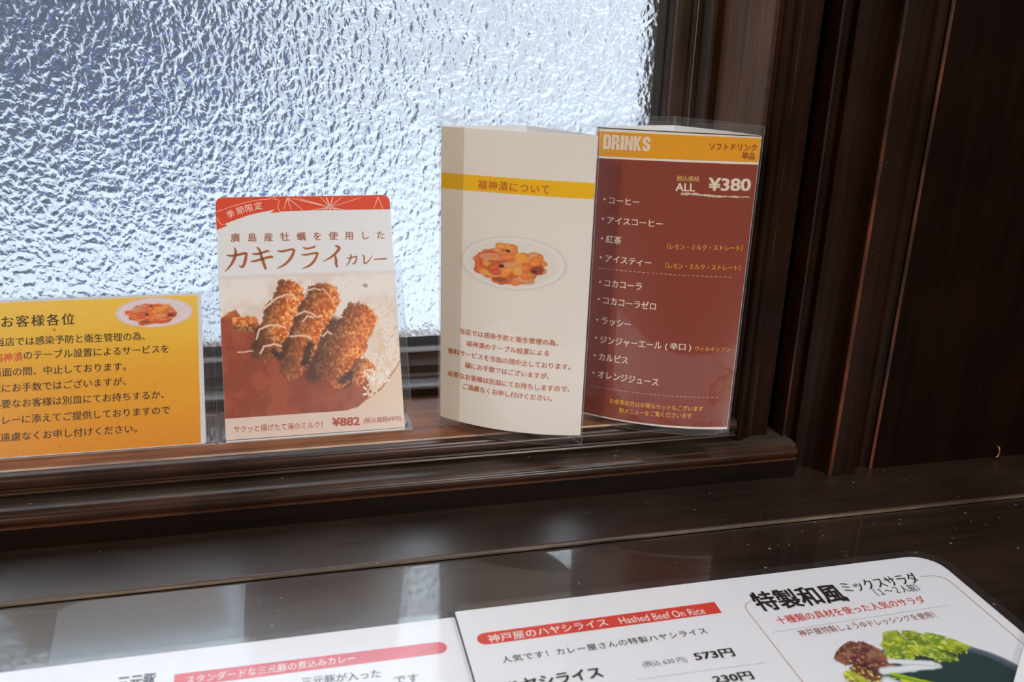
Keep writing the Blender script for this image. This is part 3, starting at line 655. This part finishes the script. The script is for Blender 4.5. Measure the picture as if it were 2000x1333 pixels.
    for _ in range(46):
        x, y = rg.uniform(560, 1280), rg.uniform(60, 330); r = rg.uniform(3, 8)
        c = mixc(c, rg.choice([(120, 118, 50), (206, 140, 70), (196, 120, 60)]), sm(r, r * .5, np.hypot(X - x, (Y - y) * 1.3)) * .8)
    for _ in range(30):
        x, y = rg.uniform(30, 900), rg.uniform(640, 1060); r = rg.uniform(2, 6)
        c = mixc(c, (200, 120, 84), sm(r, r * .4, np.hypot(X - x, Y - y)) * .6)
    c = mixc(c, (150, 136, 146), sm(.5, .15, np.hypot((X - 1170) / 60, (Y - 118) / 46) - .5 * (n2 - .5)))
    for _ in range(70):                                    # rice grains at the lower right
        x, y = rg.uniform(1105, 1330), rg.uniform(760, 985)
        if y > 1010 - (x - 1110) * .75: continue
        a = rg.uniform(0, 3.1); d, _t = capsule(X, Y, (x, y), (x + 22 * math.cos(a), y + 22 * math.sin(a))); c = mixc(c, rg.choice([(250, 238, 228), (238, 216, 200), (228, 196, 172)]), sm(9, 6, d))
    # slim pale wash along the top edge
    return mixc(c, (228, 218, 214), sm(60, 0, Y))

def pickles(seed, dark=0.0):
    def fn(S, T):
        rg = random.Random(seed)
        X, Y = S * 2 - 1, T * 2 - 1
        n1 = fbm(S * 9, T * 9); n2 = fbm(S * 26, T * 26)
        R = np.hypot(X, Y)
        c = np.zeros(X.shape + (3,)); c[:] = (239, 233, 226)
        c = mixc(c, (226, 218, 209), sm(.04, .0, np.abs(R - .95)) * .8); c = mixc(c, (246, 243, 240), sm(.06, .0, np.abs(R - .88)) * .8)
        c = mixc(c, (222, 212, 202), sm(.8, .5, np.hypot(X * 1.1, (Y - .2) * 1.1)) * .5)
        for k in range(120):                               # layered slices, back to front
            t = k / 120; a = rg.uniform(0, 6.28); r = math.sqrt(rg.random())
            x = -.05 + .56 * r * math.cos(a); y = .1 + .70 * r * math.sin(a) * (.85 if math.sin(a) > 0 else 1.0) * (1 - .55 * abs(x))
            if y < -.72 + 1.2 * abs(x + .05): continue
            l = rg.uniform(.05, .15); th = rg.uniform(0, 3.14); wd = rg.uniform(.05, .11)
            d, tt = capsule(X, Y * .8, (x - l * math.cos(th), y * .8 - l * math.sin(th)), (x + l * math.cos(th), y * .8 + l * math.sin(th)))
            d = d + .05 * (n1 - .5)
            col = rg.choice([(250, 146, 60), (244, 124, 52), (252, 170, 76), (238, 106, 44), (248, 136, 70), (240, 164, 108), (232, 98, 48)])
            c = mixc(c, tuple(q * .89 for q in col), sm(wd + .02, wd - .005, d)); c = mixc(c, col, sm(wd, wd - .05, d)); c = mixc(c, (250, 196, 130), sm(wd * .5, 0, d) * sm(.5, .7, n2) * .5)
        for x, y, rx, ry, col in ((-.42, -.18, .2, .13, (226, 160, 128)), (-.36, -.2, .07, .05, (240, 140, 60)), (.44, .2, .12, .16, (164, 70, 40)), (.4, .25, .06, .06, (96, 40, 24)), (-.08, -.44, .05, .05, (70, 34, 20)),
                                  (-.2, .12, .05, .06, (66, 30, 18)), (-.24, .62, .13, .09, (168, 76, 46)), (.15, -.2, .12, .2, (248, 168, 60)), (-.3, -.02, .16, .05, (206, 96, 50))):
            c = mixc(c, col, sm(1.2, .8, np.hypot((X - x) / rx, (Y - y) / ry) + .5 * (n1 - .5)))
        if dark: c = c * np.array([1 - dark * .3, 1 - dark * .55, 1 - dark * .4]) + np.array([14, 8, 22]) * dark
        return c
    return fn
ROUND = lambda S, T: np.hypot(S * 2 - 1, T * 2 - 1) < 0.99

def paint_salad(S, T):
    X, Y = S * 1200, T * 900
    n1 = fbm(X / 50, Y / 50); n2 = fbm(X / 16, Y / 16); n3 = fbm(X / 130, Y / 130)
    c = np.zeros(X.shape + (3,)); c[:] = (232, 233, 238)
    rb = np.hypot((X - 620) / 540, (Y - 560) / 430)
    c = mixc(c, (82, 92, 108), sm(1.0, .985, rb)); c = mixc(c, (120, 128, 140), sm(.03, .0, np.abs(rb - .97))); c = mixc(c, (44, 66, 66), sm(.90, .86, rb))
    rg = random.Random(8)
    def leaf(c, x, y, l, w_, a, col, vein):
        d, t = capsule(X, Y, (x, y), (x + l * math.cos(a), y + l * math.sin(a)))
        r = w_ * (.6 + .8 * np.sin(np.clip(t, 0.02, .98) * 3.1)) + 60 * (n2 - .5) + 34 * (n1 - .5)
        m = sm(4, -4, d - r); k = np.zeros_like(c); k[:] = col; k = mixc(k, vein, sm(.5, .72, n2)); k = k * (.72 + .5 * n1)[..., None]
        return c + (k - c) * m[..., None]
    for _ in range(26): c = leaf(c, rg.uniform(130, 420), rg.uniform(120, 420), rg.uniform(60, 140), rg.uniform(28, 56), rg.uniform(-2.6, -.4), rg.choice([(120, 62, 60), (96, 44, 50), (150, 92, 76)]), (176, 140, 96))
    for _ in range(26): c = leaf(c, rg.uniform(420, 860), rg.uniform(90, 260), rg.uniform(70, 150), rg.uniform(26, 50), rg.uniform(-1.4, .5), rg.choice([(150, 168, 36), (120, 150, 44), (176, 190, 56)]), (214, 220, 110))
    for _ in range(16): c = leaf(c, rg.uniform(60, 220), rg.uniform(330, 560), rg.uniform(60, 130), rg.uniform(24, 44), rg.uniform(-2.8, .2), rg.choice([(196, 206, 60), (176, 190, 44), (120, 66, 56)]), (226, 226, 120))
    for x, y, l, a, w_ in ((330, 330, 330, .05, 34), (300, 420, 190, .9, 50), (420, 260, 240, .3, 26), (250, 560, 160, .6, 60), (760, 640, 200, .1, 60)):
        d, t = capsule(X, Y, (x, y), (x + l * math.cos(a), y + l * math.sin(a))); c = mixc(c, (232, 236, 240), sm(w_, w_ * .8, d + 24 * (n1 - .5))); c = mixc(c, (150, 166, 170), sm(w_ * .2, 0, np.abs(d - w_ * .75)) * .7)
    for k in range(12):
        y = 360 + 30 * k; d, t = capsule(X, Y, (360 + 12 * k, y), (760 + 10 * k, y + 260)); c = mixc(c, rg.choice([(176, 200, 40), (206, 214, 60), (122, 160, 40), (150, 184, 50)]), sm(16, 10, d + 14 * (n2 - .5)))
    for _ in range(10):
        x, y = rg.uniform(150, 320), rg.uniform(480, 800); c = mixc(c, rg.choice([(240, 190, 30), (230, 160, 30), (244, 204, 70)]), sm(44, 30, np.hypot(X - x, Y - y) + 30 * (n1 - .5)))
    return c
SALAD = lambda S, T: (np.hypot((S * 1200 - 620) / 540, (T * 900 - 560) / 430) < 1.01) | (np.hypot((S * 1200 - 520) / 470, (T * 900 - 330) / 320) < 1.0)

# ------------------------------------------------------------------ cards on the sill
def acrylic_stand(label, surf, u0, u1, vf, vb, card_th, foot, loc):
    """clear card holder bent from one strip: front lip, fold, back sheet and a foot running back"""
    t = thing('acrylic_card_stand', label, 'card stand', loc, 'clear card stands on the sill')
    sheet('front_lip', surf, u0, u1, 0.0, vf, 0.0019, 0.0008, [M['acrylic'], M['rim']], t, rim=True)
    sheet('back_sheet', surf, u0, u1, 0.0, vb, -card_th - 0.0004, 0.0009, [M['acrylic'], M['rim']], t, rim=True)
    a, b = surf.at(u0, 0, 0.0019), surf.at(u1, 0, 0.0019)
    y0 = a.y; y1 = y0 + foot
    v, f = box_vf(a.x, b.x, y0, y1, 0.0, 0.0008)
    mesh_obj('foot', v, f, [M['acrylic'], M['rim']], t, [0, 0, 1, 1, 1, 1])
    return t

# yellow notice, landscape
YS = Surf((-0.170, 0.487, 0.0012), (1, 0, 0), (0, 0.043, 0.073))
yc = thing('notice_card', 'yellow landscape notice card with black text and small pickle dish, at the left', 'card', (-0.11, 0.487, 0.0))
slab('card_sheet', YS, rrect(0.0, 0.1200, -0.0008, 0.0852, (0, 0.0012, 0.0012, 0)), 0.0, 0.0006, M['white'], yc)
def paint_yellow(S, T):
    n = fbm(S * 60, T * 44)
    c = np.zeros(S.shape + (3,)); c[:] = (236, 186, 58)
    c = mixc(c, (228, 158, 24), sm(.15, .62, T)); c = mixc(c, (220, 140, 10), sm(.6, 1, T)); c = mixc(c, (240, 200, 92), sm(.24, .0, T) * .5)
    return c + (n[..., None] - .5) * 10
_r = 0.0022
picture('yellow_panel', YS, [(0, 0.0838), (0.1181, 0.0838), (0, -0.0004), (0.1172, -0.0004)], 60, 40, paint_yellow, H1, yc, mat='yel_card')
dish = picture('dish_picture', YS, [(0.0745, 0.0832), (0.1152, 0.0832), (0.0745, 0.0664), (0.1152, 0.0664)], 90, 60, pickles(3, 0.22), H2, yc, ROUND)
letter(YS, YT, yc, {'k': 'notice_text', 'r': 'red_text'})
rg = random.Random(2); rust = paper('rusty_stain', (206, 118, 30))
for u, v, r in ((0.043, 0.0675, .0008), (0.045, 0.0035, .0007), (0.064, 0.0055, .0004), (0.112, 0.0205, .0004), (0.0255, 0.0206, .0006), (0.027, 0.0015, .0005)):
    Ink(YS).poly([(u + r * math.cos(a) * rg.uniform(.7, 1.2), v + r * math.sin(a) * rg.uniform(.7, 1.2)) for a in [k * .7 for k in range(9)]], H2).build('stain', rust, yc)
acrylic_stand('clear acrylic stand holding the yellow notice card', YS, -0.004, 0.1252, 0.0862, 0.0862, 0.0006, 0.040, (-0.11, 0.487, 0.0))

# oyster curry card, portrait
OS = Surf((-0.040, 0.487, 0.0012), (1, 0, 0), (0, 0.063, 0.124))
oc = thing('menu_card', 'portrait menu card with red top and photo of fried oysters on curry', 'card', (0.01, 0.487, 0.0))
slab('card_sheet', OS, rrect(0.0004, 0.1002, -0.0012, 0.1392, (0.0004, 0.0004, 0.0040, 0.0040)), 0.0, 0.0008, M['white'], oc)
ba = [p for p in rrect(0.0005, 0.1001, 0.1305, 0.1391, (0, 0, 0.0040, 0.0040)) if p[1] > 0.1306]
Ink(OS).poly(list(reversed([(0.0005, 0.1201)] + [tuple(p) for p in reversed(O_pts['red'])][1:] + [(0.1001, 0.1304)] + ba)), H1).build('red_banner', M['red'], oc)
ln = Ink(OS)
for k in ('l1', 'l2', 'l3'): ln.stroke(O_pts[k], 0.00028, H2, 1)
c0 = O_pts['star'][0]
for k, q in enumerate(O_pts['star'][1:]): ln.stroke([q, c0], [0.00055 if k < 2 else 0.00022, 0.0005], H2)
ln.poly([(c0[0] + .0011 * math.cos(a), c0[1] + .0011 * math.sin(a)) for a in [k * math.pi / 5 for k in range(10)]], H2)
for q in O_pts['fan'][1:]: ln.stroke([O_pts['fan'][0], q], [0.0005, 0.00022], H2)
for q in O_pts['fan2'][1:]: ln.stroke([O_pts['fan2'][0], q], [0.0004, 0.00022], H2)
ln.build('banner_lines', M['ink_p'], oc)
picture('food_photo', OS, [(0.0005, 0.0935), (0.1001, 0.0935), (0.0005, 0.0121), (0.1001, 0.0121)], 330, 250, paint_oysters, H1, oc)
Ink(OS).quad((0.0005, 0.0121), (0.1001, 0.0121), (0.1001, 0.0), (0.0005, 0.0), H1).build('caption_strip', paper('caption_strip_ink', (226, 204, 190)), oc)
Ink(OS).quad((0.0005, 0.0001), (0.1001, 0.0001), (0.1001, -0.0002), (0.0005, -0.0002), H2).build('base_line', M['ink_k'], oc)
tl = Ink(OS)
for p, ws in O_glyphs: tl.stroke(p, ws, H3, 2)
tl.build('title_lettering', M['ink_b'], oc)
letter(OS, OT, oc, {'b': 'heading_text', 'p': 'banner_text', 'd': 'price_text'})
acrylic_stand('clear acrylic stand holding the portrait oyster card', OS, -0.0038, 0.1046, 0.0932, 0.1000, 0.0008, 0.042, (0.01, 0.487, 0.0))

# ------------------------------------------------------------------ three-sided table tents in clear sleeves
HT = 0.178
def tent(name, label, L, R, apex, bow, papermat, v_lo, v_hi, side_bow=(0.004, 0.002)):
    L, R, A = Vector((*L, 0)), Vector((*R, 0)), Vector((*apex, 0))
    mk = lambda a, b, bw: Surf(a, b - a, (0, 0, 1), bw, (b - a).length)
    F_, B1, B2 = mk(L, R, bow), mk(A, L, side_bow), mk(R, A, side_bow)
    t = thing(name, label, 'table tent', ((L.x + R.x) / 2, (L.y + R.y) / 2, 0))
    sheet('front_paper', F_, 0.0006, F_.W - 0.0003, v_lo, v_hi, 0.0, 0.0003, papermat, t, 48, 24)
    for s_ in (B1, B2):
        sheet('back_paper', s_, 0.0002, s_.W - 0.0002, v_lo, v_hi, 0.0, 0.0003, M['back_white'], t, 10, 8)
    for s_, nm in ((F_, 'front_sleeve'), (B1, 'back_sleeve'), (B2, 'back_sleeve')):
        sheet(nm, s_, -0.0008, s_.W + 0.0008, 0.0, HT, 0.0007, 0.0003, [M['clear'], M['rim']], t, 32, 16, rim=True)
    return t, F_, B1, B2

t1, S1, S1b, S1c = tent('table_tent', 'tall cream table tent with yellow stripe and pickle photo, left of the drinks tent', (0.0812, 0.490), (0.1552, 0.450), (0.129, 0.4935), (0.0075, 0.001), M['cream'], 0.0056, 0.1728)
b = A_pts['band']
Ink(S1).quad((0.0007, 0.1485), (S1.W - 0.0004, 0.1489), (S1.W - 0.0004, 0.1406), (0.0007, 0.1402), H1, 48, 2).build('yellow_stripe', M['band_y'], t1)
Ink(S1b).quad((0.0012, 0.0335), (S1b.W - 0.0012, 0.0335), (S1b.W - 0.0012, 0.0262), (0.0012, 0.0262), H1, 10).build('side_stripe', M['band_y'], t1)
picture('pickle_photo', S1, [(0.0112, 0.1172), (0.0725, 0.1192), (0.0118, 0.0875), (0.0730, 0.0885)], 150, 100, pickles(11), H1, t1, ROUND)
letter(S1, AT, t1, {'o': 'notice_text'})
sheet('sleeve_flap', S1, 0.0, 0.0135, 0.0006, HT - 0.0006, 0.0011, 0.0003, [plastic('yellowed_flap', (0.99, 0.98, 0.962), 0.0, ior=1.3), M['rim']], t1, 4, 12, rim=True)

t2, S2, S2b, S2c = tent('table_tent', 'brown drinks table tent with a yellow heading, standing by the right window post', (0.166, 0.4855), (0.2446, 0.447), (0.2145, 0.4925), (0.0075, 0.001), M['cream'], 0.0036, 0.1732)
W2 = S2.W
Ink(S2).quad((0.0007, 0.1730), (W2 - .0004, 0.1732), (W2 - .0004, 0.1727), (0.0007, 0.1725), H2, 48).build('top_line', M['ink_k'], t2)
Ink(S2).quad((0.0007, 0.1709), (W2 - .0004, 0.1719), (W2 - .0004, 0.1594), (0.0007, 0.1575), H1, 48, 3).build('yellow_heading', M['band_o'], t2)
Ink(S2).quad((0.0007, 0.1564), (W2 - .0004, 0.1581), (W2 - .0004, 0.0052), (0.0007, 0.0042), H1, 48, 24).build('brown_panel', M['brown'], t2)
CAP = {'D': (.62, [[(0, 0), (.25, 0), (.25, 1), (0, 1)], [(.25, .83), (.62, .74), (.55, .93), (.44, 1), (.25, 1)], [(.25, 0), (.44, 0), (.55, .07), (.62, .26), (.25, .17)], [(.37, .2), (.62, .26), (.62, .74), (.37, .8)]]),
       'R': (.64, [[(0, 0), (.25, 0), (.25, 1), (0, 1)], [(.25, .83), (.60, .74), (.54, .94), (.44, 1), (.25, 1)], [(.37, .55), (.60, .60), (.60, .74), (.37, .80)], [(.25, .40), (.44, .42), (.60, .60), (.25, .55)], [(.38, 0), (.64, 0), (.62, .36), (.44, .42), (.33, .41)]]),
       'I': (.27, [[(0, 0), (.27, 0), (.27, 1), (0, 1)]]),
       'N': (.64, [[(0, 0), (.22, 0), (.22, 1), (0, 1)], [(.42, 0), (.64, 0), (.64, 1), (.42, 1)], [(.22, .55), (.42, 0), (.42, .45), (.22, 1)]]),
       'K': (.66, [[(0, 0), (.25, 0), (.25, 1), (0, 1)], [(.25, .42), (.36, .56), (.63, 1), (.38, 1), (.25, .66)], [(.36, .56), (.25, .42), (.41, 0), (.66, 0)]]),
       'S': (.60, [[(0, .60), (.24, .62), (.24, .80), (.0, .84)], [(0, .84), (.24, .80), (.36, .80), (.60, .84), (.50, .97), (.30, 1.01), (.10, .97)], [(.36, .66), (.60, .66), (.60, .84), (.36, .80)], [(.0, .60), (.08, .50), (.52, .28), (.60, .40), (.52, .51), (.24, .62)],
                   [(.36, .20), (.60, .17), (.60, .40), (.36, .36)], [(0, .17), (.10, .03), (.30, -.01), (.50, .03), (.60, .17), (.36, .20), (.24, .20)], [(0, .17), (.24, .20), (.24, .34), (0, .34)]])}
x_ = 0.0; tot = sum(CAP[k][0] for k in 'DRINKS') + 5 * .055
for ch in 'DRINKS':
    lt = Ink(S2); p_, q_ = BT[0][2], BT[0][3]
    for poly in CAP[ch][1]: lt.poly([(p_[0] + (q_[0] - p_[0]) * (x_ + x) / tot, p_[1] + (q_[1] - p_[1]) * (x_ + x) / tot + (y - .5) * BT[0][4]) for x, y in poly], H3)
    lt.build('heading_letter', M['ink_c'], t2); x_ += CAP[ch][0] + .055
letter(S2, BT[1:], t2, {'c': 'drinks_text', 'm': 'heading_text', 'y': 'small_text', 'g': 'golden_text'})
for (p, q) in (B_pts['dash1'], B_pts['dash2']):
    dl = Ink(S2)
    for k in range(30):
        a, c_ = k / 30, (k + .58) / 30
        dl.stroke([(p[0] + (q[0] - p[0]) * a, p[1] + (q[1] - p[1]) * a), (p[0] + (q[0] - p[0]) * c_, p[1] + (q[1] - p[1]) * c_)], 0.00022, H3)
    dl.build('dashed_line', M['ink_c'], t2)
sb = Ink(S2); rg = random.Random(3); p0, p1 = B_pts['scrib'][0], B_pts['scrib'][-1]
for k in range(4):
    n = 40; pts = []; ws = []
    for i in range(n + 1):
        f_ = i / n
        pts.append((p0[0] + (p1[0] - p0[0]) * f_, 0.14035 + 0.0002 * math.sin(9 * f_) + rg.uniform(-.00035, .00035) + (k - 1.5) * .00018)); ws.append(max(.00004, (.0007 if f_ < .6 else .0007 * (1.35 - f_) / .75 * rg.uniform(.1, 1)) * rg.uniform(.6, 1)))
    sb.stroke(pts, ws, H3)
sb.build('chalk_underline', M['ink_c'], t2)

# ------------------------------------------------------------------ laminated menus lying on the table
TS = Surf((0, 0, ZT + 0.0021), (1, 0, 0), (0, 1, 0))
rmn = thing('laminated_menu', 'white laminated menu with salad photo and red heading, lying on the table at right', 'menu', (0.2, 0.3, ZT), 'laminated menus on the table')
slab('menu_sheet', TS, rrect(0.0674, 0.3262, 0.17, 0.3615, (0, 0.01, 0.0145, 0.001)), 0.0, 0.0003, M['menu_white'], rmn)
slab('laminate', TS, rrect(0.0651, 0.3315, 0.165, 0.3660, (0, 0.01, 0.0165, 0.001), 8), 0.0006, 0.0011, M['lam'], rmn)
fr = Ink(TS); rule = paper('orange_brown_rule', (196, 124, 74))
fr.stroke(arc(0.2116, 0.3352, 0.0064, 100, 180, 6) + [(0.2052, 0.3338), (0.2052, 0.18)], 0.00032, H2)
fr.build('rounded_frame', rule, rmn); fr = Ink(TS)
fr.stroke([(0.3075, 0.3437)] + arc(0.3125, 0.3360, 0.0076, 90, 0, 6) + [(0.3201, 0.3350), (0.3201, 0.18)], 0.00032, H2)
fr.build('rounded_frame', rule, rmn)
for (p, q), n in ((M_pts['dots'], 130), (([0.1354, 0.2995], [0.1960, 0.2985]), 70)):
    dt = Ink(TS)
    for k in range(n):
        f_ = k / n; dt.stroke([(p[0] + (q[0] - p[0]) * f_, p[1] + (q[1] - p[1]) * f_), (p[0] + (q[0] - p[0]) * (f_ + .5 / n), p[1] + (q[1] - p[1]) * (f_ + .5 / n))], 0.0003, H2)
    dt.build('dotted_rule', M['ink_q'], rmn)
bd = [(0.0773, 0.3350)] + [(0.1924, 0.3358), (0.1927, 0.3446)] + [(0.0780, 0.3433)] + arc(0.0778, 0.3391, 0.0042, 95, 262, 8)
Ink(TS).poly(bd, H1).build('red_heading', M['mred'], rmn)
picture('salad_photo', TS, [(0.2190, 0.3085), (0.3115, 0.3085), (0.2190, 0.2390), (0.3115, 0.2390)], 240, 180, paint_salad, H1, rmn, SALAD)
letter(TS, MT, rmn, {'k': 'menu_text', 'r': 'red_text', 'b': 'small_text', 'w': 'heading_text', 'q': 'tax_text'})

LS = Surf((0, 0, ZT + 0.0010), (1, 0, 0), (0, 1, 0))
lmn = thing('laminated_menu', 'white laminated menu with pink heading bar, lying on the table at left', 'menu', (-0.1, 0.3, ZT), 'laminated menus on the table')
slab('menu_sheet', LS, rrect(-0.1950, 0.0668, 0.17, 0.3590, (0.01, 0, 0.001, 0.0145)), 0.0, 0.0003, M['menu_white'], lmn)
slab('laminate', LS, rrect(-0.2010, 0.0672, 0.165, 0.3624, (0.01, 0, 0.001, 0.0165), 8), 0.0006, 0.0010, M['lam'], lmn)
lb = [(-0.0562, 0.3348), (0.0556, 0.3344)] + arc(0.0556, 0.3385, 0.0041, 270, 450, 8) + [(-0.0565, 0.3434)]
Ink(LS).poly(lb, H1).build('pink_heading', M['mpink'], lmn)
letter(LS, LT, lmn, {'k': 'menu_text', 'w': 'heading_text'})

# hazy film added as a bluish window reflection on the table, under the left menu
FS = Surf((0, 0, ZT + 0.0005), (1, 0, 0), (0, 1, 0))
pf = thing('sheen_film', 'hazy film added as a bluish window reflection, tucked under the menu with pink heading', 'film', (-0.07, 0.37, ZT))
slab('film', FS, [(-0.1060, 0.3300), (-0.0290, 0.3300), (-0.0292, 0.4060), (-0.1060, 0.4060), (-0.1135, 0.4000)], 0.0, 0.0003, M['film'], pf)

# corner of another sheet at the lower right
CS = Surf((0.3186, 0.2848, ZT + 0.0040), (0.749, 0.662, 0), (-0.662, 0.749, 0))
ps = thing('paper_sheet', 'corner of a plain white sheet lying over the menu with the salad photo', 'paper', (0.35, 0.25, ZT))
slab('sheet', CS, [(-0.12, -0.15), (0.10, -0.15), (0.10, 0.0), (-0.12, 0.0)], 0.0, 0.0012, M['menu_white'], ps)
